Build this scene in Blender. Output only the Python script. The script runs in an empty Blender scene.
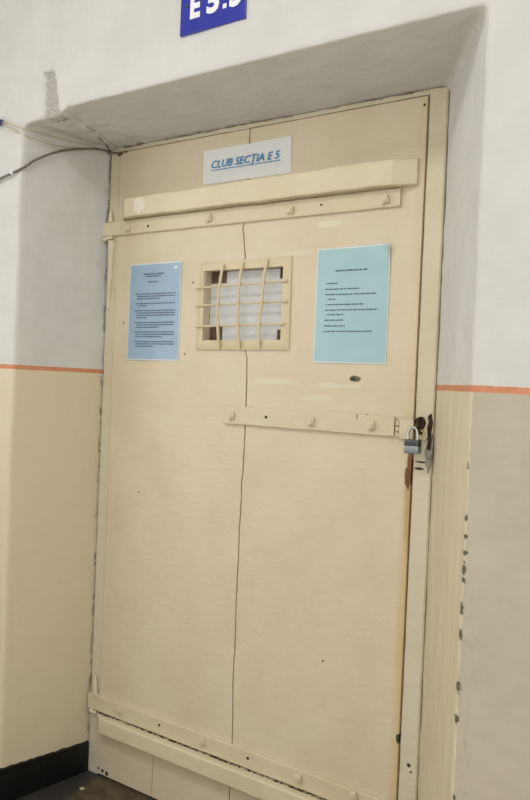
import bpy, bmesh, math, random
from mathutils import Vector, Matrix, noise
random.seed(7)
C = bpy.context.scene.collection
SC = bpy.context.scene

# ------------------------------------------------------------------ camera
cam = bpy.data.cameras.new('camera'); cam_o = bpy.data.objects.new('camera', cam); C.objects.link(cam_o)
cam.sensor_fit = 'VERTICAL'; cam.sensor_height = 24; cam.lens = 779.88/800*24
cam.clip_start = .02
def cam_matrix(yaw, pit, rol):
    cy, sy, cp, sp, cr, sr = math.cos(yaw), math.sin(yaw), math.cos(pit), math.sin(pit), math.cos(rol), math.sin(rol)
    Ry = Matrix(((cy, 0, -sy), (0, 1, 0), (sy, 0, cy))); Rx = Matrix(((1, 0, 0), (0, cp, -sp), (0, sp, cp)))
    Rz = Matrix(((cr, -sr, 0), (sr, cr, 0), (0, 0, 1))); M = Rz @ Rx @ Ry
    w = lambda v: Vector((v[0], v[2], -v[1]))
    r, d, f = w(M[0]), w(M[1]), w(M[2])
    return Matrix((( r.x, -d.x, -f.x, 0), (r.y, -d.y, -f.y, -1.7617), (r.z, -d.z, -f.z, 1.262), (0, 0, 0, 1)))
cam_o.matrix_world = cam_matrix(*[math.radians(a) for a in (-34.4053, 1.03654, 2.41357)])
SC.camera = cam_o

# ------------------------------------------------------------------ world, lights, exposure
w = bpy.data.worlds.new('world'); SC.world = w; w.use_nodes = True
w.node_tree.nodes['Background'].inputs[0].default_value = (.8, .85, .9, 1); w.node_tree.nodes['Background'].inputs[1].default_value = .3
vs = SC.view_settings; vs.view_transform = 'Standard'; vs.look = 'None'; vs.gamma = 1; vs.exposure = -.22
def area(name, loc, rot, sx, sy, power, col):
    l = bpy.data.lights.new(name, 'AREA'); l.shape = 'RECTANGLE'; l.size = sx; l.size_y = sy; l.energy = power; l.color = col
    o = bpy.data.objects.new(name, l); o.location = loc; o.rotation_euler = rot; C.objects.link(o); return o
area('ceiling_lamp_light', (-1.0, -1.8, 2.86), (0, 0, 0), 1.25, .55, 25, (1, .995, .985))
area('side_fill_light', (-2.66, -1.6, 1.6), (0, math.radians(-90), 0), 1.6, 1.5, 17, (.98, .99, 1))  # added fill from the left, brightens the right reveal
area('side_fill_light', (1.86, -1.6, 1.5), (0, math.radians(90), 0), 1.8, 1.5, 21, (.98, .99, 1))  # added low fill from the right for the left reveal and soffit
area('back_fill_light', (-.3, -2.72, 1.55), (math.radians(90), 0, 0), 1.8, 1.3, 13, (.98, .99, 1))  # added frontal fill behind the viewer, lifts the top of the door

# ------------------------------------------------------------------ helpers
def lin(c): return tuple((v/255/12.92 if v/255 <= .04045 else ((v/255+.055)/1.055)**2.4) for v in c)+(1,)
class NT:
    def __init__(s, name, rough=.6, spec=.35, metal=0):
        s.m = bpy.data.materials.new(name); s.m.use_nodes = True; s.t = s.m.node_tree
        s.b = s.t.nodes['Principled BSDF']; s.b.inputs['Roughness'].default_value = rough
        s.b.inputs['Specular IOR Level'].default_value = spec; s.b.inputs['Metallic'].default_value = metal
        s.pos = s.t.nodes.new('ShaderNodeTexCoord').outputs['Object']
        sp = s.t.nodes.new('ShaderNodeSeparateXYZ'); s.L(s.pos, sp.inputs[0]); s.X, s.Y, s.Z = sp.outputs
        s.h = None
    def L(s, a, b): s.t.links.new(a, b)
    def inp(s, sock, v):
        if isinstance(v, bpy.types.NodeSocket): s.L(v, sock)
        else: sock.default_value = v
    def math(s, op, a, b=0, c=0, clamp=False):
        n = s.t.nodes.new('ShaderNodeMath'); n.operation = op; n.use_clamp = clamp
        for i, v in enumerate((a, b, c)): s.inp(n.inputs[i], v)
        return n.outputs[0]
    def noise(s, scale, det=3, rough=.55, stretch=None, off=None):
        n = s.t.nodes.new('ShaderNodeTexNoise'); n.inputs['Scale'].default_value = scale
        n.inputs['Detail'].default_value = det; n.inputs['Roughness'].default_value = rough
        mp = s.t.nodes.new('ShaderNodeMapping'); s.L(s.pos, mp.inputs[0])
        if stretch: mp.inputs['Scale'].default_value = stretch
        if off: mp.inputs['Location'].default_value = off
        s.L(mp.outputs[0], n.inputs['Vector']); return n.outputs['Fac']
    def step(s, v, a, b):   # smooth 0..1 as v goes a..b
        n = s.t.nodes.new('ShaderNodeMapRange'); n.interpolation_type = 'SMOOTHSTEP'
        s.inp(n.inputs[0], v); n.inputs[1].default_value = a; n.inputs[2].default_value = b; return n.outputs[0]
    def mix(s, fac, a, b):
        n = s.t.nodes.new('ShaderNodeMix'); n.data_type = 'RGBA'
        s.inp(n.inputs[0], fac); s.inp(n.inputs[6], a if not isinstance(a, tuple) else a); s.inp(n.inputs[7], b); return n.outputs[2]
    def spot(s, col, c, x, z, rx, rz, jag=.5, soft=.25, nscale=60, amt=1, bump=0):
        dx = s.math('DIVIDE', s.math('SUBTRACT', s.X, x), rx); dz = s.math('DIVIDE', s.math('SUBTRACT', s.Z, z), rz)
        d = s.math('SQRT', s.math('ADD', s.math('MULTIPLY', dx, dx), s.math('MULTIPLY', dz, dz)))
        if jag: d = s.math('ADD', d, s.math('MULTIPLY', s.math('SUBTRACT', s.noise(nscale, 3), .5), jag*2))
        m = s.math('SUBTRACT', 1, s.step(d, 1-soft, 1+soft))
        if amt != 1: m = s.math('MULTIPLY', m, amt)
        if bump: s.bump_add(m, bump)
        return s.mix(m, col, lin(c))
    def bump_add(s, v, amt):
        v = s.math('MULTIPLY', v, amt); s.h = v if s.h is None else s.math('ADD', s.h, v)
    def done(s, col, dist=.001):
        s.inp(s.b.inputs['Base Color'], col)
        if s.h is not None:
            bn = s.t.nodes.new('ShaderNodeBump'); bn.inputs['Distance'].default_value = dist; bn.inputs['Strength'].default_value = 1
            s.L(s.h, bn.inputs['Height']); s.L(bn.outputs[0], s.b.inputs['Normal'])
        return s.m

def obj(name, bm, m, parent=None, smooth=False):
    me = bpy.data.meshes.new(name)
    if isinstance(bm, bmesh.types.BMesh):
        bmesh.ops.recalc_face_normals(bm, faces=bm.faces); bm.to_mesh(me); bm.free()
    else: me = bm; me.name = name
    o = bpy.data.objects.new(name, me); C.objects.link(o)
    me.materials.clear(); me.materials.append(m)
    if smooth:
        me.polygons.foreach_set('use_smooth', [True]*len(me.polygons))
        try: me.set_sharp_from_angle(angle=math.radians(14 if name in ('batten', 'strap_hinge', 'hasp_strap') else 38))
        except Exception: pass
    if parent is not None:
        o.parent = parent; r = Vector()
        q = parent
        while q is not None: r += q.location; q = q.parent
        o.location = -r      # mesh is in room coordinates
    return o
def tag(o, label=None, cat=None, group=None, kind=None):
    for k, v in (('label', label), ('category', cat), ('group', group), ('kind', kind)):
        if v: o[k] = v
    return o
def empty(name, loc):
    o = bpy.data.objects.new(name, None); o.location = loc; o.empty_display_size = .05; C.objects.link(o); return o
def box(bm, lo, hi, bev=0, seg=2):
    vs = [bm.verts.new((x, y, z)) for x in (lo[0], hi[0]) for y in (lo[1], hi[1]) for z in (lo[2], hi[2])]
    fs = [bm.faces.new([vs[i] for i in q]) for q in ((0, 1, 3, 2), (4, 6, 7, 5), (0, 4, 5, 1), (2, 3, 7, 6), (0, 2, 6, 4), (1, 5, 7, 3))]
    if bev:
        es = list({e for f in fs for e in f.edges})
        bmesh.ops.bevel(bm, geom=es, offset=bev, segments=seg, affect='EDGES', profile=.5)
def prism(bm, pts, axis, a, b, bev=0):
    """polygon pts extruded along axis from a to b; pts are the other two coordinates in order"""
    def P(p, t):
        return {'y': (p[0], t, p[1]), 'z': (p[0], p[1], t), 'x': (t, p[0], p[1])}[axis]
    va = [bm.verts.new(P(p, a)) for p in pts]; vb = [bm.verts.new(P(p, b)) for p in pts]
    fa = bm.faces.new(va); fb = bm.faces.new(vb[::-1]); n = len(pts)
    for i in range(n): bm.faces.new((va[i], vb[i], vb[(i+1) % n], va[(i+1) % n]))
    if bev:
        bmesh.ops.recalc_face_normals(bm, faces=bm.faces)
        bmesh.ops.bevel(bm, geom=list(fa.edges), offset=bev, segments=2, affect='EDGES', profile=.5)
def smooth_path(pts, n=6):
    pts = [Vector(p) for p in pts]; out = []
    for i in range(len(pts)-1):
        p0 = pts[max(i-1, 0)]; p1 = pts[i]; p2 = pts[i+1]; p3 = pts[min(i+2, len(pts)-1)]
        for k in range(n):
            t = k/n
            out.append(.5*((2*p1)+(p2-p0)*t+(2*p0-5*p1+4*p2-p3)*t*t+(3*p1-p0-3*p2+p3)*t**3))
    out.append(pts[-1]); return out
def tube(bm, pts, r, seg=8, sub=6, flat=1):
    P = smooth_path(pts, sub) if sub > 1 else [Vector(p) for p in pts]; n = len(P)
    R = r if callable(r) else (lambda t: r)
    rings = []; up = None
    for i, p in enumerate(P):
        t = (P[min(i+1, n-1)]-P[max(i-1, 0)]).normalized()
        if up is None: up = t.orthogonal().normalized()
        up = (up-t*up.dot(t)).normalized(); sd = t.cross(up); rr = R(i/(n-1))
        rings.append([bm.verts.new(p+up*math.cos(a)*rr+sd*math.sin(a)*rr*flat) for a in [2*math.pi*k/seg for k in range(seg)]])
    for a, b in zip(rings, rings[1:]):
        for k in range(seg): bm.faces.new((a[k], a[(k+1) % seg], b[(k+1) % seg], b[k]))
    bm.faces.new(rings[0][::-1]); bm.faces.new(rings[-1])
def nz(x, y, z, s): return noise.noise(Vector((x*s, y*s, z*s)))
def bar_x(bm, x0, x1, z0, z1, yb, t, ch=.003, wob=.0007, ends=(0, 0), zend=None, step=.018, tilt=(0, 0)):
    """painted strip running along x, back at yb, thickness t towards the camera, chamfer ch on the long front edges, ends = length of the front chamfer at each end"""
    n = max(3, int((x1-x0)/step)); xs = [x0+(x1-x0)*i/n for i in range(n+1)]
    for k, e in enumerate(ends):
        if e: xs.append(x0+e if k == 0 else x1-e)
    xs = sorted(set(xs)); secs = []
    for x in xs:
        tt = t
        if ends[0] and x < x0+ends[0]-1e-6: tt = t*(.3+.7*(x-x0)/ends[0])
        if ends[1] and x > x1-ends[1]+1e-6: tt = t*(.3+.7*(x1-x)/ends[1])
        c = min(ch, tt*.6)
        u = (x-x0)/(x1-x0)
        a = z0+tilt[0]*u+nz(x, 1, z0, 14)*wob*2+nz(x, 5, z0, 50)*wob; b = z1+tilt[1]*u+nz(x, 2, z1, 14)*wob*2+nz(x, 9, z1, 50)*wob
        y = yb-tt+nz(x, 3, z0, 20)*wob
        sec = [(yb, a), (y+c, a), (y+c*.3, a+c*.3), (y, a+c), (y, (a+b)/2), (y, b-c), (y+c*.3, b-c*.3), (y+c, b), (yb, b)]
        secs.append([bm.verts.new((x, p[0], p[1])) for p in sec])
    m = len(secs[0])
    for A, B in zip(secs, secs[1:]):
        for k in range(m): bm.faces.new((A[k], A[(k+1) % m], B[(k+1) % m], B[k]))
    bm.faces.new(secs[0][::-1]); bm.faces.new(secs[-1])
def text_bm(s, x0, x1, z0, z1, y, thick=.0004, bold=0, shear=0, space=1):
    cu = bpy.data.curves.new('t', 'FONT'); cu.body = s; cu.offset = bold; cu.space_character = space; cu.resolution_u = 3
    o = bpy.data.objects.new('t', cu); C.objects.link(o)
    me = bpy.data.meshes.new_from_object(o.evaluated_get(bpy.context.evaluated_depsgraph_get()))
    bpy.data.objects.remove(o); bpy.data.curves.remove(cu)
    bm = bmesh.new(); bm.from_mesh(me); bpy.data.meshes.remove(me)
    bmesh.ops.remove_doubles(bm, verts=bm.verts, dist=1e-5)
    for f in bm.faces: f.smooth = False
    base = 0; cap = .73 if not bold else .73+2*bold
    mnx = min(v.co.x for v in bm.verts); mxx = max(v.co.x for v in bm.verts)
    sx = (x1-x0)/(mxx-mnx); sz = (z1-z0)/cap
    for v in bm.verts: v.co = Vector((x0+(v.co.x-mnx)*sx+(v.co.y*sz)*shear, y, z0+v.co.y*sz))
    bm.normal_update(); bmesh.ops.solidify(bm, geom=list(bm.faces), thickness=thick)
    for v in bm.verts: pass
    return bm

# ------------------------------------------------------------------ materials
def plaster(name, white, beige=None, front_beige=None, stripe=True, chips=False, rough=.62, strength=1):
    n = NT(name, rough, .3)
    big = n.noise(5, 3); mid = n.noise(38, 4, .6); fine = n.noise(260, 3, .6)
    wav = n.noise(14, 2, .5, (1, 1, 3.2))
    n.bump_add(big, 2*strength); n.bump_add(mid, 1.3*strength); n.bump_add(fine, .2*strength); n.bump_add(wav, .9*strength)
    tone = n.step(n.noise(7, 4, .6), .3, .7)
    col = n.mix(tone, lin(white), lin(tuple(v-7 for v in white)))
    if beige:
        zc = n.math('ADD', n.math('MULTIPLY', n.X, -.0095), 1.2625)     # the painted band runs a touch out of level
        wob = n.math('MULTIPLY', n.math('SUBTRACT', n.noise(60, 2), .5), .0022)
        dz = n.math('ADD', n.math('SUBTRACT', n.Z, zc), wob)
        low = n.math('SUBTRACT', 1, n.step(dz, -.001, .001))
        streak = n.noise(30, 3, .6, (1, 1, .12))
        bg = n.mix(n.math('MULTIPLY', n.step(streak, .35, .7), n.step(n.X, -1.2, -1)), lin(beige), lin(tuple(v-9 for v in beige)))
        if front_beige:
            onfront = n.math('MULTIPLY', n.step(n.X, -.56, -.53), n.step(n.Y, -.285, -.305))
            onfront = n.step(n.math('ADD', n.X, n.math('MULTIPLY', n.math('SUBTRACT', n.noise(45, 3), .5), .008)), -.5165, -.5135)
            bg = n.mix(onfront, bg, n.mix(tone, lin(front_beige), lin(tuple(v-6 for v in front_beige))))
        col = n.mix(low, col, bg)
        if stripe:
            band = n.math('MULTIPLY', n.math('SUBTRACT', 1, n.step(dz, .0115, .0135)), n.step(dz, -.0015, .0005))
            col = n.mix(band, col, n.mix(n.step(n.noise(90, 3), .3, .75), lin((206, 142, 106)), lin((196, 128, 90))))
    if chips:
        lump = n.noise(30, 4, .7)
        tz = n.math('DIVIDE', n.math('SUBTRACT', n.Z, 1.99), .125)
        dxg = n.math('ABSOLUTE', n.math('ADD', n.X, n.math('ADD', 1.763, n.math('MULTIPLY', tz, .012))))
        ing = n.math('SUBTRACT', 1, n.step(n.math('ADD', dxg, n.math('MULTIPLY', n.math('ADD', tz, n.math('MULTIPLY', lump, .3)), .013)), .030, .038))
        ing = n.math('MULTIPLY', n.math('MULTIPLY', ing, n.math('SUBTRACT', 1, n.step(n.Z, 2.116, 2.122))), n.math('MULTIPLY', n.step(n.Z, 1.985, 1.995), n.math('SUBTRACT', 1, n.step(n.Y, -.28, -.26))))
        raw = n.noise(120, 4, .7)
        n.bump_add(n.math('MULTIPLY', ing, raw), 7)
        col = n.mix(n.math('MULTIPLY', ing, n.step(raw, .25, .75)), col, lin((172, 166, 155)))
        # grime where the plaster meets the frame, and the split along the coved corner
        g1 = n.math('MULTIPLY', n.step(n.Y, -.012, .004), n.math('MULTIPLY', n.step(n.Z, 1.96, 1.975), n.step(n.noise(26, 4, .7), .5, .6)))
        col = n.mix(n.math('MULTIPLY', g1, .6), col, lin((92, 86, 74)))
        g2 = n.math('MULTIPLY', n.math('MULTIPLY', n.step(n.Y, -.005, .001), n.math('SUBTRACT', 1, n.step(n.X, -1.8, -1.79))), n.step(n.noise(14, 4, .7, (1, 1, 1), (2, 0, 5)), .5, .56))
        col = n.mix(n.math('MULTIPLY', g2, .55), col, lin((104, 96, 82)))
        u = n.math('DIVIDE', n.math('ADD', n.Y, .31), .33)
        line = n.math('ABSOLUTE', n.math('SUBTRACT', n.math('ADD', n.X, n.math('MULTIPLY', n.math('SUBTRACT', lump, .5), .012)), n.math('SUBTRACT', -1.705, n.math('MULTIPLY', u, .105))))
        g3 = n.math('MULTIPLY', n.math('MULTIPLY', n.math('SUBTRACT', 1, n.step(line, .0015, .005)), n.math('MULTIPLY', n.step(n.Z, 1.96, 1.97), n.step(n.Y, -.29, -.2))), n.step(n.noise(35, 3), .4, .6))
        col = n.mix(n.math('MULTIPLY', g3, .55), col, lin((110, 102, 88)))
        # scraped grey patches and dark green spots along the worn right-hand corner
        dc = n.math('ABSOLUTE', n.math('SUBTRACT', n.X, n.math('ADD', -.5165, n.math('MULTIPLY', n.math('SUBTRACT', n.noise(25, 3), .5), .02))))
        near = n.math('SUBTRACT', 1, n.step(dc, .0035, .0065))
        lowz = n.math('SUBTRACT', 1, n.step(n.Z, 1.08, 1.2))
        cl = n.step(n.noise(22, 4, .75, (1, 1, .9), (3, 1, 7)), .59, .63)
        g = n.math('MULTIPLY', n.math('MULTIPLY', near, cl), lowz)
        col = n.mix(g, col, lin((84, 88, 66))); n.bump_add(g, -1.5)
        dg = n.step(n.X, -.518, -.512)
        for z_, rz_ in ((.925, .014), (.958, .006), (1.025, .006), (.99, .005), (.905, .006), (.85, .012), (.80, .009), (.70, .012), (.64, .007)):
            col = n.spot(col, (98, 96, 76), -.517, z_, .0048, rz_, 1.2, .2, 150)
        far = n.math('SUBTRACT', 1, n.step(n.X, -.5, -.475))
        gr = n.math('MULTIPLY', n.math('MULTIPLY', dg, far), n.math('MULTIPLY', n.math('SUBTRACT', 1, n.step(n.Z, .78, .95)), n.step(n.noise(70, 5, .7, (1, 1, .35)), .5, .68)))
        col = n.mix(n.math('MULTIPLY', gr, .8), col, lin((165, 160, 148)))
    return n, col
def cream(name, c=(216, 203, 178), spots=(), rough=.42, brush=(.35, 1, 1), fn=None, amp=1):
    n = NT(name, rough, .4)
    n.bump_add(n.noise(60, 3, .55, brush), 1.1*amp); n.bump_add(n.noise(48, 4, .65), .9*amp); n.bump_add(n.noise(230, 3, .6), .3*amp); n.bump_add(n.noise(9, 2), 2.0*amp)
    t = n.step(n.noise(6, 4, .6), .32, .72)
    col = n.mix(t, lin(c), lin((c[0]-6, c[1]-7, c[2]-10)))
    fl = n.step(n.noise(95, 2, .5, None, (5, 2, 8)), .74, .79)         # scattered flecks in the paint
    col = n.mix(n.math('MULTIPLY', fl, .35), col, lin((150, 132, 96)))
    if fn: col = fn(n, col)
    for s in spots: col = n.spot(col, **s)
    return n.done(col)
DK = (38, 26, 16)
def hole(x, z, r=.0035, c=DK): return dict(c=c, x=x, z=z, rx=r, rz=r, jag=.15, soft=.2, bump=-1.5)

def door_edges(n, col):
    # yellowed, rubbed strip down the lock edge, strongest below the padlock
    e = n.step(n.math('ADD', n.X, n.math('MULTIPLY', n.math('SUBTRACT', n.noise(22, 3, .6, (1, 1, .25)), .5), .02)), -.80, -.769)
    v = n.math('SUBTRACT', 1, n.step(n.Z, 1.1, 1.25))
    e = n.math('MULTIPLY', e, n.math('ADD', .3, n.math('MULTIPLY', v, .5)))
    col = n.mix(e, col, lin((202, 178, 130)))
    # rough paler repair under the strap hinge and above the hasp
    for x, z, rx, rz, a in ((-1.03, 1.69, .045, .008, .5), (-1.0, 1.27, .07, .006, .45), (-1.18, 1.275, .07, .008, .4), (-1.05, 1.235, .05, .008, .3), (-1.12, 1.62, .05, .006, .3)):
        col = n.spot(col, (226, 222, 204), x, z, rx, rz, .7, .3, 35, a, .3)
    col = n.spot(col, (172, 140, 92), -.772, 1.005, .011, .12, .5, .5, 40, .55)
    b = n.math('SUBTRACT', 1, n.step(n.math('ABSOLUTE', n.math('SUBTRACT', n.Z, .2045)), .0016, .0026))
    b = n.math('MULTIPLY', b, n.step(n.noise(60, 3, .6), .42, .5))
    col = n.mix(b, col, lin((34, 26, 18)))
    # faint joint right of the grille
    l = n.math('SUBTRACT', 1, n.step(n.math('ABSOLUTE', n.math('ADD', n.X, 1.108)), .0008, .003))
    n.bump_add(n.math('MULTIPLY', l, n.step(n.Z, 1.2, 1.3)), -.35)
    return col
M_DOOR = cream('door_paint', spots=[
    dict(c=(112, 100, 58), x=-.933, z=1.289, rx=.015, rz=.0075, jag=.5, soft=.15, nscale=70, bump=-2),
    dict(c=(44, 52, 34), x=-.938, z=1.289, rx=.009, rz=.0045, jag=.6, soft=.15, nscale=110),
    dict(c=(128, 88, 54), x=-.7735, z=1.085, rx=.006, rz=.045, jag=.8, soft=.15, nscale=50, bump=-1),
    dict(c=(112, 74, 44), x=-.776, z=1.052, rx=.0095, rz=.027, jag=.9, soft=.15, nscale=75, bump=-1),
    hole(-1.772, .019, .0055), hole(-1.753, .016, .0065), hole(-1.79, .022, .004),
    hole(-1.755, 1.44, .0028, (90, 70, 40)), hole(-1.478, 1.555, .003, (120, 95, 60)), hole(-1.50, 1.345, .003, (120, 95, 60)), hole(-.895, 1.20, .0025, (140, 110, 70)),
    hole(-.99, .555, .0025), hole(-1.66, .92, .003, (150, 130, 90)),
    dict(c=(60, 62, 44), x=-.770, z=.415, rx=.007, rz=.011, jag=.6, soft=.15, nscale=80),
    hole(-.777, 1.955, .003)], fn=door_edges)
M_BAT = cream('batten_paint', (217, 205, 177), [dict(c=(228, 222, 206), x=-1.675, z=1.79, rx=.022, rz=.022, jag=.5, soft=.2, nscale=60)])
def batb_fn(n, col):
    b = n.math('MULTIPLY', n.step(n.Z, .1995, .2005), n.math('MULTIPLY', n.step(n.Y, -.0125, -.0115), n.step(n.noise(85, 3, .6), .46, .54)))  # broken dark line on top of the batten, beside the strap
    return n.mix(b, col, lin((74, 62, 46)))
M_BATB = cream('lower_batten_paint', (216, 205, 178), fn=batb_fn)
M_IRON = cream('strap_paint', (213, 201, 173), [hole(-1.659, 1.733, .0042), hole(-1.049, 1.739, .003), hole(-1.194, 1.177, .0042), hole(-1.533, .236, .0042), hole(-1.207, .236, .0042),
    dict(c=DK, x=-.917, z=1.195, rx=.0016, rz=.009, jag=.3, soft=.3)], rough=.38, amp=1.3)
M_NUT = cream('nut_paint', (216, 204, 176), rough=.4, amp=1.5)
M_GRILLE = cream('grille_paint', (213, 200, 168), rough=.4, amp=1.2)
def frame_fn(n, col):
    low = n.math('SUBTRACT', 1, n.step(n.Z, 1.0, 1.25))
    col = n.mix(n.math('MULTIPLY', low, .5), col, lin((208, 203, 186)))
    e = n.math('SUBTRACT', 1, n.step(n.math('ADD', n.X, n.math('MULTIPLY', n.math('SUBTRACT', n.noise(40, 3), .5), .006)), -1.839, -1.8365))
    g = n.step(n.noise(11, 4, .7, (1, 1, 1), (4, 0, 2)), .46, .54)
    col = n.mix(n.math('MULTIPLY', n.math('MULTIPLY', e, g), .8), col, lin((88, 80, 66)))
    t = n.math('MULTIPLY', n.step(n.Z, 1.986, 1.991), n.step(n.noise(22, 3), .48, .56))
    return n.mix(n.math('MULTIPLY', t, .6), col, lin((104, 96, 80)))
M_FRAME = cream('frame_paint', (209, 200, 174), [dict(c=(54, 50, 38), x=-.742, z=.357, rx=.005, rz=.005, jag=.3, soft=.2), dict(c=(70, 60, 44), x=-.736, z=.342, rx=.003, rz=.003, jag=.3, soft=.2),
    dict(c=(46, 36, 26), x=-.745, z=1.094, rx=.018, rz=.0022, jag=.4, soft=.3), dict(c=(46, 36, 26), x=-.75, z=1.078, rx=.012, rz=.0035, jag=.4, soft=.3)], rough=.5, amp=1.6, fn=frame_fn)

def simple(name, c, rough=.5, metal=0, amp=.3, scale=80, vary=10, spec=.4):
    n = NT(name, rough, spec, metal)
    if amp: n.bump_add(n.noise(scale, 3), amp)
    return n.done(n.mix(n.step(n.noise(scale*.5, 3), .3, .7), lin(c), lin(tuple(max(0, v-vary) for v in c))))
n, c = plaster('front_wall_paint', (209, 208, 204), (212, 200, 173), (186, 178, 160), True, True); M_WALL = n.done(c)
n, c = plaster('side_wall_paint', (222, 220, 215), (208, 198, 176)); M_SIDE = n.done(c)
n, c = plaster('ceiling_paint', (228, 226, 220)); M_CEIL = n.done(c)
M_BLACK = simple('black_gloss_paint', (17, 17, 18), .4, amp=1.2, scale=60, vary=5)
n = NT('dirty_floor', .5, .4)
n.bump_add(n.noise(45, 4), 1.2); n.bump_add(n.noise(300, 2), .3)
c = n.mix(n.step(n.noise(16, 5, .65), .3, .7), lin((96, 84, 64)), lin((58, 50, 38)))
bounce_floor = n.step(n.math('SUBTRACT', n.math('MULTIPLY', n.Y, -1), n.math('MULTIPLY', n.noise(9, 4), .3)), .16, .34)  # unseen floor lightened to bounce light up into the recess
c = n.mix(bounce_floor, c, lin((220, 214, 202)))
c = n.mix(n.step(n.noise(120, 3, .7), .62, .72), c, lin((132, 122, 100)))
edge = n.math('SUBTRACT', 1, n.step(n.math('ADD', n.math('ADD', n.X, n.math('MULTIPLY', n.Y, .14)), n.math('MULTIPLY', n.math('SUBTRACT', n.noise(30, 3), .5), .03)), -1.79, -1.768))
c = n.mix(n.math('MULTIPLY', edge, .85), c, lin((48, 49, 50))); M_FLOOR = n.done(c)
M_DARK = simple('dark_wood_backing', (104, 80, 60), .6)
M_PANEL = simple('white_panel', (211, 212, 212), .5, amp=.03, vary=5)
M_VOID = simple('unlit_plaster', (60, 56, 50), .8)  # dark colour stands in for the unlit space behind the door

# ------------------------------------------------------------------ the setting
XL, XR, YF, YB, H = -2.7, 1.9, -.31, -2.75, 2.9
def solid_wall():
    """front wall with the splayed door recess: closed pieces fused and given a hand-plastered surface"""
    bm = bmesh.new()
    prism(bm, [(-.518, YF), (1.0, YF), (1.0, .16), (-.723, .16), (-.723, .02)], 'z', -.02, H+.02)
    prism(bm, [(-1.882, YF), (-1.843, .02), (-1.843, .16), (-2.7, .16), (-2.7, YF)], 'z', -.02, H+.02)
    prism(bm, [(YF, 2.006), (.02, 1.994), (.16, 1.994), (.16, H+.02), (YF, H+.02)], 'x', -2.69, .99)
    # coved plaster in the upper left corner of the recess
    v = [bm.verts.new(p) for p in ((-1.70, YF+.001, 2.05), (-1.705, YF+.001, 1.996), (-1.89, YF+.001, 1.984), (-1.90, YF+.001, 2.05), (-1.80, .03, 2.03), (-1.81, .03, 1.990), (-1.85, .03, 1.990), (-1.86, .03, 2.03))]
    for f in ((0, 1, 2, 3), (4, 7, 6, 5), (0, 4, 5, 1), (1, 5, 6, 2), (2, 6, 7, 3), (0, 3, 7, 4)): bm.faces.new([v[i] for i in f])
    bmesh.ops.recalc_face_normals(bm, faces=bm.faces)
    me = bpy.data.meshes.new('w'); bm.to_mesh(me); bm.free()
    o = bpy.data.objects.new('w', me); C.objects.link(o)
    r = o.modifiers.new('r', 'REMESH'); r.mode = 'VOXEL'; r.voxel_size = .0085
    out = bpy.data.meshes.new_from_object(o.evaluated_get(bpy.context.evaluated_depsgraph_get()))
    bpy.data.objects.remove(o)
    for v in out.vertices:
        p = v.co
        if p.y > .14: continue
        a = .0016*nz(p.x, p.y, p.z, 5)+.0011*nz(p.x, p.y, p.z+9, 19)+.0006*nz(p.x, p.y+4, p.z, 48)
        v.co = p+Vector((a, a*1.3, a*.8+.0012*nz(p.x+3, p.y, p.z, 27)))
        # the rough chase cut into the plaster above the left corner of the recess
        if p.y < YF+.04 and 1.96 < p.z < 2.14 and -1.84 < p.x < -1.69:
            t = (p.z-1.99)/.125; xc = -1.763-.012*t; hw = .037-.013*max(t, 0)
            prof = 1-min(1, abs(p.x-xc)/hw)**3
            top = max(0, min(1, (2.121-p.z-(abs(p.x-xc)/hw)**2*.012)/.006))
            if prof > 0 and top > 0: v.co.y += .017*prof**.5*top+(.007*nz(p.x, 7, p.z, 70)+.004*nz(p.x, 3, p.z, 130))*top
        # lumps on the coved corner
        if 1.95 < p.z < 2.02 and p.x < -1.68 and p.y > YF+.004: v.co.z += .005*nz(p.x, p.y, 1, 24)+.003*nz(p.x, p.y, 1, 70)
    return out
wf = obj('wall_front', solid_wall(), M_WALL, smooth=False)
wf.data.polygons.foreach_set('use_smooth', [True]*len(wf.data.polygons))
tag(wf, 'thick plastered wall with deep door recess, white above an orange stripe and beige below', None, None, 'structure')
def struct(name, m, label, *boxes, bev=0):
    bm = bmesh.new()
    for lo, hi in boxes: box(bm, lo, hi, bev)
    return tag(obj(name, bm, m), label, None, None, 'structure')
struct('floor', M_FLOOR, 'dirty grey brown floor by the door, lightened out of view for bounce', ((XL, YB, -.05), (XR, .1, 0)))
struct('ceiling', M_CEIL, 'white ceiling', ((XL, YB, H), (XR, YF+.02, H+.08)))
struct('wall_left', M_SIDE, 'left side wall of the corridor', ((XL-.1, YB, 0), (XL+.004, YF+.02, H)))
struct('wall_right', M_SIDE, 'right side wall of the corridor', ((XR-.004, YB, 0), (XR+.1, YF+.02, H)))
struct('wall_back', M_SIDE, 'wall behind the viewer', ((XL-.1, YB-.1, 0), (XR+.1, YB+.004, H)))
struct('wall_front_extension', M_SIDE, 'corridor wall carrying on to the right', ((.985, YF-.001, 0), (XR+.1, .1, H)))
struct('wall_beyond', M_VOID, 'dark space behind the door', ((-1.9, .13, -.02), (-.7, .15, 2.05)))
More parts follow.
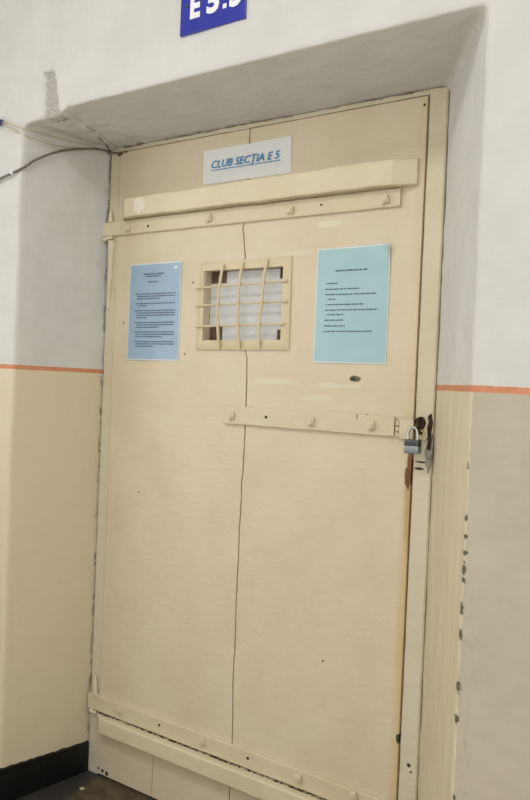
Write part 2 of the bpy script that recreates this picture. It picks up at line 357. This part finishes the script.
# black painted skirting
bm = bmesh.new()
def skirt(bm, path, zt, th=.006):
    n = len(path); P = []
    for i in range(n-1):
        a = Vector(path[i]); b = Vector(path[i+1]); k = max(2, int((b-a).length/.008))
        for j in range(k+(i == n-2)): P.append(a.lerp(b, j/k))
    prev = None
    for i, p in enumerate(P):
        t = (P[min(i+1, len(P)-1)]-P[max(i-1, 0)]).normalized(); nn = Vector((t.y, -t.x))
        q = p+nn*th; z = zt(p)+.0022*nz(p.x, p.y, 0, 60)+.0018*nz(p.x, p.y, 4, 150)
        r = [bm.verts.new(c) for c in ((p.x-nn.x*.004, p.y-nn.y*.004, 0), (q.x, q.y, 0), (q.x, q.y, z-.003), (p.x+nn.x*.002, p.y+nn.y*.002, z), (p.x-nn.x*.004, p.y-nn.y*.004, z))]
        if prev:
            for k in range(5): bm.faces.new((prev[k], prev[(k+1) % 5], r[(k+1) % 5], r[k]))
        else: bm.faces.new(r[::-1])
        prev = r
    bm.faces.new(prev)
skirt(bm, [(-2.68, YF-.001), (-1.882, YF-.001), (-1.842, -.001)], lambda p: .094-(p.y*.05))
tag(obj('baseboard_left', bm, M_BLACK, smooth=True), 'black painted skirting band left of the door', None, None, 'structure')
bm = bmesh.new(); skirt(bm, [(-.722, .0), (-.518, YF-.001), (.98, YF-.001)], lambda p: .1)
tag(obj('baseboard_right', bm, M_BLACK, smooth=True), 'black painted skirting band right of the door', None, None, 'structure')

# door frame
frame = empty('trim_1', (-1.3, .03, 0)); tag(frame, 'cream painted wooden frame around the plank door', None, None, 'structure')
def post(name, x0, x1, z0, z1, y0, y1, wob=.0008):
    bm = bmesh.new(); n = max(2, int((z1-z0)/.02)); prev = None
    for i in range(n+1):
        z = z0+(z1-z0)*i/n; a = x0+wob*nz(x0, 1, z, 12)+wob*.6*nz(x0, 3, z, 60); b = x1+wob*nz(x1, 2, z, 12)+wob*nz(x1, 3, z, 60); y = y0+wob*nz(1, x0, z, 15); c = .003
        r = [bm.verts.new(p) for p in ((a, y1, z), (a, y+c, z), (a+c, y, z), (b-c, y, z), (b, y+c, z), (b, y1, z))]
        if prev:
            for k in range(6): bm.faces.new((prev[k], prev[(k+1) % 6], r[(k+1) % 6], r[k]))
        else: bm.faces.new(r[::-1])
        prev = r
    bm.faces.new(prev); return obj(name, bm, M_FRAME, frame, True)
post('jamb', -1.8405, -1.7985, .0, 1.9915, .002, .1)
post('jamb', -.7672, -.7195, .0, 1.9915, .004, .1)
bm = bmesh.new(); bar_x(bm, -1.7985, -.7645, 1.9795, 1.9925, .1, .096, .0025, .0008); obj('head_rail', bm, M_FRAME, frame, True)

# ------------------------------------------------------------------ the door leaf
door = empty('door_1', (-1.2815, .02, .005)); tag(door, 'closed cream painted plank door with iron straps and barred hatch', 'door', None, 'structure')
Y0, Y1 = 0.0, .045
crack = [(-1.296, 1.976), (-1.295, 1.83), (-1.302, 1.72), (-1.306, 1.70), (-1.300, 1.66), (-1.293, 1.6115)]
crackb = [(-1.283, 1.366), (-1.274, 1.34), (-1.271, 1.24), (-1.270, 1.151), (-1.2705, 1.10), (-1.271, 1.03), (-1.2745, .99), (-1.273, .94), (-1.2755, .86), (-1.275, .772), (-1.276, .65), (-1.274, .547), (-1.276, .434), (-1.2715, .33), (-1.270, .27), (-1.271, .15), (-1.2725, .006)]
def jag(pts, side, seed):
    out = []
    for (a, b) in zip(pts, pts[1:]):
        k = max(1, int(abs(a[1]-b[1])/.012))
        for j in range(k):
            x = a[0]+(b[0]-a[0])*j/k; z = a[1]+(b[1]-a[1])*j/k
            out.append((x+side*(.0017+.0009*nz(seed, z, 0, 25))+.0012*nz(1, z, 5, 30), z))
    out.append((pts[-1][0]+side*.0015, pts[-1][1])); return out
OX0, OX1, OZ0, OZ1 = -1.434, -1.16, 1.387, 1.588     # hatch opening
mid_t = crack[-1][0]
def board(name, pts):
    bm = bmesh.new(); prism(bm, pts, 'y', Y0, Y1)
    bmesh.ops.recalc_face_normals(bm, faces=bm.faces)
    return obj(name, bm, M_DOOR, door)
L1 = jag(crack, -1, 1)[:-1]+[(crack[-1][0]-.0015, OZ1)]; L2 = [(-1.2845, OZ0)]+jag(crackb, -1, 1)
b1 = board('board', [(-1.796, 1.976)]+L1+[(OX0, OZ1), (OX0, OZ0)]+L2+[(-1.5605, .006), (-1.5605, .16), (-1.5625, .16), (-1.5625, .006), (-1.796, .006)])
R1 = jag(crack, 1, 4)[:-1]+[(crack[-1][0]+.0015, OZ1)]; R2 = [(-1.2815, OZ0)]+jag(crackb, 1, 4)
b2 = board('board', [(-.7695, 1.976)]+R1+[(OX1, OZ1), (OX1, OZ0)]+R2+[(-.7695, .006)])
for b in (b1, b2):
    md = b.modifiers.new('bevel', 'BEVEL'); md.width = .0016; md.segments = 2; md.limit_method = 'ANGLE'; md.angle_limit = math.radians(60)
b1['label'] = 'wide cream board on the hinge side'; b2['label'] = 'wide cream board on the lock side'
bm = bmesh.new(); bar_x(bm, -1.768, -.784, 1.762, 1.820, Y0, .034, .0045, .0009, (.03, .055), tilt=(0, .007)); obj('batten', bm, M_BAT, door, True)
bm = bmesh.new(); bar_x(bm, -1.796, -.80, .152, .2025, Y0, .034, .0045, .0009, (.035, .05)); obj('batten', bm, M_BATB, door, True)['label'] = 'lower batten with a broken dark line along its top'
straps = {}
for nm, x0, x1, z0, z1, t, lab in (('strap_hinge', -1.853, -.826, 1.7145, 1.759, .009, 'upper strap hinge'), ('strap_hinge', -1.838, -.80, .2065, .2565, .010, 'lower strap hinge'), ('hasp_strap', -1.338, -.8145, 1.1505, 1.2005, .010, 'hasp strap ending at the padlock')):
    bm = bmesh.new(); bar_x(bm, x0, x1, z0, z1, Y0, t, .003, .0006); o = obj(nm, bm, M_IRON, door, True); o['label'] = lab; straps[lab] = o
# nuts
bm = bmesh.new()
prism(bm, [(-.0105, -.0095), (.0102, -.0102), (.0098, .0105), (-.0098, .0098)], 'y', 0, -.0085)
bmesh.ops.recalc_face_normals(bm, faces=bm.faces)
bmesh.ops.bevel(bm, geom=list(bm.edges), offset=.0018, segments=2, affect='EDGES', profile=.5)
tube(bm, [(.0005, -.007, -.0005), (.001, -.0125, -.001)], .0062, 10, 1)
nutm = None
keys = list(straps)
for lab, x, z in ((keys[0], -1.751, 1.735), (keys[0], -1.427, 1.738), (keys[0], -1.149, 1.736), (keys[0], -.869, 1.736),
                  (keys[2], -1.317, 1.174), (keys[2], -1.055, 1.173), (keys[2], -.879, 1.174),
                  (keys[1], -1.704, .231), (keys[1], -1.374, .231), (keys[1], -1.047, .229), (keys[1], -.883, .238)):
    if nutm is None: nut = obj('nut', bm, M_NUT, None, True); nutm = nut.data
    else: nut = bpy.data.objects.new('nut', nutm); C.objects.link(nut)
    p = straps[lab]; nut.parent = p; nut.location = (x*.9948, Y0-.0088, 1.262+(z-1.262)*.9948); nut.rotation_euler = (0, random.uniform(-.35, .35), 0)
# lock end of the hasp
hp = obj('hasp_plate', (lambda b: (box(b, (-.7985, -.0145, 1.148), (-.762, -.0095, 1.1945), .0012), b)[1])(bmesh.new()), M_IRON, door, True)
bm = bmesh.new()
for z0, z1 in ((1.1525, 1.162), (1.1665, 1.176), (1.1805, 1.190)): tube(bm, [(-.8045, -.008, z0), (-.8045, -.008, z1)], .0066, 10, 1)
obj('hinge_knuckle', bm, M_IRON, hp, True)
# hatch: grille, backing, sheet
gr = empty('grille', (-1.295, -.004, 1.357)); gr.parent = door; gr.location = Vector((-1.295, -.004, 1.357))-door.location
bm = bmesh.new()
O = [(-1.455, 1.358), (-1.134, 1.360), (-1.137, 1.613), (-1.449, 1.610)]; I = [(-1.432, 1.384), (-1.162, 1.388), (-1.163, 1.586), (-1.436, 1.586)]
fo = [bm.verts.new((x, -.005, z)) for x, z in O]; fi = [bm.verts.new((x, -.005, z)) for x, z in I]
bo = [bm.verts.new((x, .0, z)) for x, z in O]; bi = [bm.verts.new((x, .0, z)) for x, z in I]
for k in range(4):
    j = (k+1) % 4
    bm.faces.new((fo[k], fo[j], fi[j], fi[k])); bm.faces.new((bo[k], bi[k], bi[j], bo[j])); bm.faces.new((fo[k], bo[k], bo[j], fo[j])); bm.faces.new((fi[k], fi[j], bi[j], bi[k]))
bmesh.ops.recalc_face_normals(bm, faces=bm.faces)
bmesh.ops.bevel(bm, geom=list(bm.edges), offset=.0009, segments=1, affect='EDGES')
def gpart(name, bm, mat=M_GRILLE): return obj(name, bm, mat, gr, True)
gpart('grille_frame', bm)
S = .992
def gz(z): return 1.262+(z-1.262)*S
for (xa, za, xb, zb) in ((-1.461, 1.537, -1.144, 1.546), (-1.46, 1.486, -1.141, 1.491), (-1.459, 1.426, -1.148, 1.430)):
    bm = bmesh.new(); m = lambda k, j=0: (xa+(xb-xa)*k, -.0085+j, za+(zb-za)*k+.001*nz(k, za, 0, 9))
    tube(bm, [m(0), m(.12), m(.28, -.002), m(.45, .001), m(.6, -.001), m(.75, .001), m(.9), m(1)], .0033, 8, 4); gpart('horizontal_bar', bm)
for pts in (((-1.373, 1.604), (-1.376, 1.55), (-1.380, 1.48), (-1.377, 1.42), (-1.376, 1.362)), ((-1.304, 1.607), (-1.307, 1.55), (-1.309, 1.478), (-1.306, 1.42), (-1.304, 1.362)), ((-1.221, 1.610), (-1.224, 1.56), (-1.229, 1.488), (-1.234, 1.43), (-1.236, 1.366))):
    bm = bmesh.new(); q = []
    for k, (x, z) in enumerate(pts): q.append((x*.993, (-.009, -.017, -.016, -.0165, -.009)[k], gz(z)))
    tube(bm, q, .0042, 8, 6); gpart('vertical_bar', bm)
bm = bmesh.new(); box(bm, (OX0+.001, .030, OZ0+.001), (OX1-.001, .036, OZ1-.001)); obj('backing_board', bm, M_DARK, door)
bm = bmesh.new()      # white sheet with notched corners
prism(bm, [(-1.4325, 1.4265), (-1.383, 1.428), (-1.384, 1.3885), (-1.194, 1.3885), (-1.1935, 1.418), (-1.1615, 1.418), (-1.1615, 1.558), (-1.1925, 1.558), (-1.192, 1.5865), (-1.375, 1.5865), (-1.3755, 1.553), (-1.4325, 1.5525)], 'y', .0265, .0295)
obj('white_sheet', bm, M_PANEL, door)

# hinge pins fixed to the frame
bm = bmesh.new(); tube(bm, [(-1.822, -.006, 1.758), (-1.823, -.006, 1.775), (-1.826, -.004, 1.797)], lambda t: .0085-.005*t**2, 10, 4)
tube(bm, [(-1.843, -.014, 1.702), (-1.833, -.013, 1.706), (-1.822, -.008, 1.7085), (-1.812, -.004, 1.71)], lambda t: .0075-.003*t, 10, 4)
tube(bm, [(-1.8155, -.004, 1.7), (-1.817, -.004, 1.66), (-1.819, -.003, 1.60), (-1.822, -.002, 1.54), (-1.824, .0, 1.487)], lambda t: .0115-.0062*t+.001*math.sin(t*14), 10, 5, flat=.7)
obj('hinge_pin', bm, M_FRAME, frame, True)
bm = bmesh.new(); tube(bm, [(-1.810, -.006, .256), (-1.812, -.006, .285), (-1.816, -.004, .316)], lambda t: .009-.005*t**2, 10, 4)
tube(bm, [(-1.828, -.01, .203), (-1.815, -.008, .1985), (-1.802, -.004, .200)], lambda t: .006, 10, 4)
obj('hinge_pin', bm, M_FRAME, frame, True)

# staple for the padlock, chipped patch
M_RUST = simple('rusty_iron', (66, 50, 42), .6, .5, amp=1.5, scale=150, vary=30)
M_CHIP = cream('chipped_cream', (212, 200, 166), amp=2.5)
M_CEM = simple('bare_cement', (158, 154, 144), .8, amp=2, scale=120, vary=35)
st = empty('hasp_staple', (-.745, .003, 1.18)); st.parent = frame; st.location = Vector((-.745, .003, 1.18))-frame.location
bm = bmesh.new(); prism(bm, [(-.759, 1.151), (-.735, 1.147), (-.7295, 1.157), (-.732, 1.176), (-.7285, 1.195), (-.74, 1.2015), (-.757, 1.196), (-.7545, 1.172)], 'y', .005, -.003); obj('mounting_plate', bm, M_CHIP, st, True)
bm = bmesh.new(); tube(bm, [(-.751, .0, 1.192), (-.748, -.02, 1.195), (-.743, -.031, 1.187), (-.741, -.032, 1.174), (-.744, -.022, 1.165), (-.747, .0, 1.165)], .0042, 8, 6); obj('loop', bm, M_RUST, st, True)
bm = bmesh.new(); prism(bm, [(-.7305, 1.128), (-.722, 1.124), (-.7195, 1.15), (-.7235, 1.165), (-.7205, 1.19), (-.7245, 1.212), (-.7315, 1.206), (-.729, 1.188), (-.7325, 1.176), (-.7285, 1.156)], 'y', .008, -.0015); obj('iron_edge', bm, M_RUST, st)
bm = bmesh.new(); prism(bm, [(-.765, 1.191), (-.758, 1.2), (-.748, 1.204), (-.739, 1.2), (-.7345, 1.19), (-.7385, 1.178), (-.745, 1.172), (-.752, 1.181)], 'y', .004, -.0075, .0006); obj('rust_scab', bm, M_RUST, st)
bm = bmesh.new(); prism(bm, [(-.7365, 1.118), (-.733, 1.136), (-.7275, 1.146), (-.7205, 1.165), (-.7165, 1.15), (-.7168, 1.12), (-.7195, 1.10), (-.7215, 1.085), (-.7265, 1.068), (-.7285, 1.079), (-.7345, 1.09), (-.733, 1.103)], 'y', .007, .0005, .0008); obj('cement_patch', bm, M_CEM, st, True)

# padlock
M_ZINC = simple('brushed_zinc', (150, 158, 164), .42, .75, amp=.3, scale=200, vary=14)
M_ZDK = simple('dark_zinc', (96, 98, 100), .45, .75, amp=.3, scale=200, vary=14)  # darker zinc for the reflected half of the lock, keyway plate and screw
M_CHR = simple('polished_steel', (205, 205, 205), .22, 1, amp=0)
pl = empty('padlock', (-.752, -.038, 1.116)); tag(pl, 'small grey metal padlock hanging closed on the hasp at the door edge', 'padlock')
def lock_box(name, x0, x1, z0, z1, m, inset=0):
    bm = bmesh.new(); box(bm, (x0, -.048+inset, z0), (x1, -.026-inset, z1), .0015); return obj(name, bm, m, pl, True)
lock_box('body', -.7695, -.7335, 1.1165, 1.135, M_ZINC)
lock_box('body_dark_reflection', -.7692, -.7338, 1.1345, 1.150, M_ZDK, .0002)['label'] = 'upper half of the body, darkened to show a reflection'  # dark reflection on the body, built as a separate darker half
lock_box('keyway_plate', -.758, -.745, 1.1145, 1.1185, M_ZDK, .005)
bm = bmesh.new(); tube(bm, [(-.7635, -.037, 1.147), (-.7637, -.037, 1.163), (-.760, -.037, 1.1745), (-.7525, -.037, 1.178), (-.7445, -.037, 1.1745), (-.7405, -.037, 1.163), (-.740, -.037, 1.147)], .0030, 10, 6); obj('shackle', bm, M_CHR, pl, True)

# ------------------------------------------------------------------ notices and signs
def sheet(bm, x0, x1, z0, z1, y, curl=(0, 0), nx=14, nz_=18, th=.0005, skew=0):
    rows = []
    for j in range(nz_+1):
        v = j/nz_; row = []
        for i in range(nx+1):
            u = i/nx
            d = .001*math.sin(u*5+v*3)+curl[0]*(u**5)*(v**14)+curl[1]*((1-v)**5)
            row.append(bm.verts.new((x0+(x1-x0)*u+skew*v, y-.0012-d*.6, z0+(z1-z0)*v)))
        rows.append(row)
    fs = []
    for j in range(nz_):
        for i in range(nx): fs.append(bm.faces.new((rows[j][i], rows[j][i+1], rows[j+1][i+1], rows[j+1][i])))
    bmesh.ops.recalc_face_normals(bm, faces=bm.faces)
    bmesh.ops.solidify(bm, geom=fs, thickness=th)
def film(name, c, rough=.3): 
    n = NT(name, rough, .5); n.bump_add(n.noise(14, 2), 1.2)
    return n.done(n.mix(n.step(n.noise(9, 2), .3, .7), lin(c), lin((c[0]-5, c[1]-4, c[2]-3))))
M_BL = film('blue_paper', (152, 178, 200)); M_CY = film('pale_blue_paper', (166, 200, 206)); M_LAM = film('laminate_edge', (212, 222, 222))
M_INK = simple('black_ink', (84, 98, 110), .6, amp=0); M_INK2 = simple('dark_ink', (88, 104, 128), .6, amp=0)
def words(bm, x0, x1, z, y, h, seed):
    r = random.Random(seed); x = x0
    while x < x1-.002:      # illegible at this size: word-length runs of small strokes
        wl = min(r.uniform(.006, .016), x1-x); k = x
        while k < x+wl-.0006:
            lw = r.uniform(.0009, .0014); hh = h*r.uniform(.62, 1.0)
            box(bm, (k, y, z), (min(k+lw, x1), y+.0002, z+hh)); k += lw+.0004
        x += wl+.0022
def notice(name, x0, x1, z0, z1, mat, lines, titles, label, ink, curl=(0, 0), skew=0):
    e = empty(name, ((x0+x1)/2, 0, z0)); tag(e, label, 'notice', 'laminated notices on the door')
    bm = bmesh.new(); sheet(bm, x0, x1, z0, z1, 0, curl, skew=skew); obj('laminate_border', bm, M_LAM, e, True)
    bm = bmesh.new(); sheet(bm, x0+.0035, x1-.0035, z0+.004, z1-.004, -.0007, curl, skew=skew*.97); obj('paper', bm, mat, e, True)
    bm = bmesh.new()
    def sy(a, b, z):
        v = (z-z0)/(z1-z0); return min(-.0012-.6*(.001*math.sin(u*5+v*3)+curl[1]*(1-v)**5) for u in ((a-x0)/(x1-x0), ((a+b)/2-x0)/(x1-x0), (b-x0)/(x1-x0)))-.0018
    yy = -.0034
    for i, (a, b, z) in enumerate(lines): words(bm, a, b, z-.0014, sy(a, b, z), .0034, i*7+3)
    obj('printed_text', bm, ink, e); bm = bmesh.new()
    for i, (a, b, z) in enumerate(titles): words(bm, a, b, z-.0018, sy(a, b, z), .0044, i*5+1)
    obj('printed_title', bm, ink, e)
    bm = bmesh.new(); tube(bm, [(x1-.022+skew, yy+.0004, z1-.018), (x1-.022+skew, yy-.0004, z1-.018)], .0042, 14, 1)
    for v in bm.verts: v.co.x = (v.co.x-(x1-.022+skew))*1.6+x1-.022+skew
    obj('white_mark', bm, M_LAM, e)
    return e
R = 1.262
notice('laminated_notice', -1.058, -.848, 1.328, 1.626, M_CY,
    [(-1.027, -.994, R+.272), (-1.029, -.93, R+.257), (-1.028, -.88, R+.243), (-1.022, -.998, R+.231), (-1.027, -.917, R+.217), (-1.027, -.879, R+.203), (-1.021, -.973, R+.191), (-1.028, -.973, R+.177), (-1.028, -.966, R+.162), (-1.029, -.888, R+.148)],
    [(-1.001, -.906, R+.304)], 'pale blue laminated notice with a short printed list, right of the barred hatch', M_INK, (.022, .001))
Ls = []
zz = R+.2655
for blk in ((3, .62), (2, .3), (4, .3), (3, .62), (3, .7), (3, .5)):
    for k in range(blk[0]):
        last = k == blk[0]-1
        Ls.append((-1.704+(.006 if k else 0), -1.704+.162*(blk[1] if last else 1), zz)); zz -= .0072
    zz -= .0075
notice('laminated_notice', -1.733, -1.523, 1.325, 1.621, M_BL, Ls, [(-1.665, -1.605, R+.319), (-1.675, -1.59, R+.326), (-1.655, -1.617, R+.302)],
    'deeper blue laminated notice with dense printed paragraphs, left of the barred hatch', M_INK2, (.002, .002), .0)

M_WHT = simple('white_paper', (226, 228, 226), .5, amp=.4, scale=20, vary=4)
M_TXT = simple('blue_text', (52, 138, 192), .5, amp=0)
s = empty('paper_sign', (-1.305, 0, 1.837)); tag(s, 'white paper strip with blue underlined lettering CLUB SECȚIA E 5 above the battens', 'sign')
bm = bmesh.new(); sheet(bm, -1.455, -1.153, 1.837, 1.935, 0, (.002, 0), 16, 6, skew=-.002); obj('paper', bm, M_WHT, s, True)
obj('lettering', text_bm('CLUB SECȚIA E 5', -1.428, -1.194, 1.8805, 1.903, -.0033, .0003, .012, .24), M_TXT, s)
bm = bmesh.new(); box(bm, (-1.428, -.0033, 1.8735), (-1.188, -.003, 1.8755)); obj('underline', bm, M_TXT, s)

M_ENB = simple('blue_enamel', (44, 54, 158), .25, amp=.5, scale=30, vary=6, spec=.5); M_ENW = simple('white_enamel', (238, 240, 244), .3, amp=0)
s = empty('room_sign', (-1.19, YF, 2.105)); tag(s, 'blue enamel plate with white characters E 5.3 on the wall above the door', 'sign')
bm = bmesh.new(); box(bm, (-1.288, YF-.006, 2.106), (-1.091, YF+.0015, 2.236), .001); obj('plate', bm, M_ENB, s)
for t, a, b in (('E', -1.257, -1.226), ('5', -1.206, -1.168), ('.', -1.157, -1.146), ('3', -1.138, -1.103)):
    bm = text_bm(t, a, b, 2.143, 2.206, YF-.0066, .0005, .045)
    if t == '.':
        bm.free(); bm = bmesh.new(); box(bm, (a, YF-.0066, 2.142), (b, YF-.006, 2.153))
    obj('full_stop' if t == '.' else 'character', bm, M_ENW, s)
bm = bmesh.new(); tube(bm, [(-1.268, YF-.005, 2.174), (-1.268, YF-.0085, 2.174)], lambda t: .0048-.0015*t, 12, 1); obj('screw', bm, M_ZDK, s, True)

# ------------------------------------------------------------------ cables
M_GREY = simple('grey_cable_sheath', (112, 106, 94), .5, amp=.2); M_WIRE = simple('beige_wire', (190, 176, 142), .5, amp=.1)
M_BLK = simple('black_plastic', (24, 22, 22), .4, amp=0); M_BLU = simple('blue_plastic', (28, 44, 120), .4, amp=0); M_BRN = simple('brown_wire_ends', (92, 78, 50), .6, amp=.5)
bm = bmesh.new(); tube(bm, [(-2.25, YF-.008, 1.70), (-2.08, YF-.007, 1.792), (-1.975, YF-.008, 1.833), (-1.905, YF-.010, 1.846), (-1.873, -.300, 1.866), (-1.866, -.267, 1.894), (-1.853, -.185, 1.940), (-1.835, -.080, 1.972), (-1.826, -.035, 1.977), (-1.816, -.012, 1.976), (-1.797, -.006, 1.973)], .0034, 8, 8)
tag(obj('cable', bm, M_GREY, smooth=True), 'grey sheathed cable arching across the left recess into the top corner of the door', 'cable')
bm = bmesh.new(); box(bm, (-1.909, YF-.016, 1.842), (-1.902, YF, 1.851), .001)
tag(obj('cable_clip', bm, M_ENW, smooth=True), 'small white clip holding the grey cable on the wall left of the door', 'clip')
bm = bmesh.new(); tube(bm, [(-1.968, YF-.010, 2.004), (-1.92, YF-.010, 1.988), (-1.874, -.308, 1.972), (-1.857, -.187, 1.976), (-1.838, -.081, 1.979), (-1.828, -.033, 1.980)], .0016, 6, 8)
tag(obj('wire', bm, M_WIRE, smooth=True), 'thin beige wire, upper of the two between the blue connector and the door corner', 'wire', 'thin beige wires')
bm = bmesh.new(); tube(bm, [(-1.968, YF-.010, 2.000), (-1.92, YF-.010, 1.975), (-1.871, -.290, 1.953), (-1.857, -.203, 1.951), (-1.848, -.134, 1.963), (-1.834, -.062, 1.975), (-1.828, -.033, 1.978)], .0016, 6, 8)
tag(obj('wire', bm, M_WIRE, smooth=True), 'thin beige wire, lower of the two between the blue connector and the door corner', 'wire', 'thin beige wires')
bm = bmesh.new(); box(bm, (-1.99, YF-.018, 1.996), (-1.967, YF-.002, 2.011), .002); box(bm, (-1.969, YF-.014, 1.993), (-1.960, YF-.005, 2.003), .0015); box(bm, (-1.984, YF-.02, 2.008), (-1.978, YF-.006, 2.015), .0015)
tag(obj('wire_connector', bm, M_BLU, smooth=True), 'dark blue plastic connector on two thin wires at the left edge', 'connector')
bm = bmesh.new(); tube(bm, [(-1.823+.006*math.cos(a), -.024, 1.976+.006*math.sin(a)) for a in [k*math.pi/5 for k in range(11)]], .0016, 6, 2)
tube(bm, [(-1.823, -.028, 1.972), (-1.821, -.032, 1.985), (-1.815, -.034, 2.014), (-1.795, -.05, 1.985+.0)][:2]+[(-1.806, -.06, 1.991), (-1.779, -.11, 1.987)], .0014, 6, 6)
tag(obj('cable_tie', bm, M_BLK, smooth=True), 'black cable tie with a free tail around the grey cable in the top corner', 'cable tie')
bm = bmesh.new()
for x, z, r in ((-1.797, 1.974, .005), (-1.801, 1.969, .004), (-1.788, 1.972, .0035), (-1.772, 1.976, .004)): bmesh.ops.create_icosphere(bm, subdivisions=2, radius=r, matrix=Matrix.Translation((x, -.001, z)))
for v in bm.verts: v.co += Vector((nz(v.co.x, v.co.y, v.co.z, 300), 0, nz(v.co.z, v.co.y, v.co.x, 300)))*.0012
tag(obj('wire_end', bm, M_BRN, smooth=True), 'bare brown wire ends where the grey cable stops at the door head', 'wire')

# ------------------------------------------------------------------ floor debris, lamp
M_CRUMB = simple('plaster_crumb', (178, 172, 154), .8, amp=1)
bm = bmesh.new(); bmesh.ops.create_icosphere(bm, subdivisions=2, radius=.008, matrix=Matrix.Translation((-1.763, -.093, .003)) @ Matrix.Diagonal((1.3, .8, .45, 1)))
for v in bm.verts: v.co += Vector((nz(*v.co, 160), nz(v.co.y, v.co.z, v.co.x, 160), 0))*.003
tag(obj('plaster_crumb', bm, M_CRUMB), 'small pale plaster crumb on the dark floor at the foot of the door', 'debris')
lamp = empty('ceiling_lamp', (-1.0, -1.8, 2.9)); tag(lamp, 'long white fluorescent ceiling lamp above the corridor', 'lamp')
bm = bmesh.new(); box(bm, (-1.65, -2.1, 2.868), (-.35, -1.5, 2.9), .004); obj('housing', bm, M_ENW, lamp)


wn = empty('added_window_1', (-.3, YB, .9)); tag(wn, 'added white window frame around the fill light behind the viewer', None, None, 'structure')  # unseen window added to go with the frontal fill light
bm = bmesh.new()
for lo, hi in (((-1.26, YB, .84), (-1.2, YB+.05, 2.26)), ((.6, YB, .84), (.66, YB+.05, 2.26)), ((-1.26, YB, .84), (.66, YB+.05, .9)), ((-1.26, YB, 2.2), (.66, YB+.05, 2.26))): box(bm, lo, hi)
obj('added_window_frame', bm, M_ENW, wn)
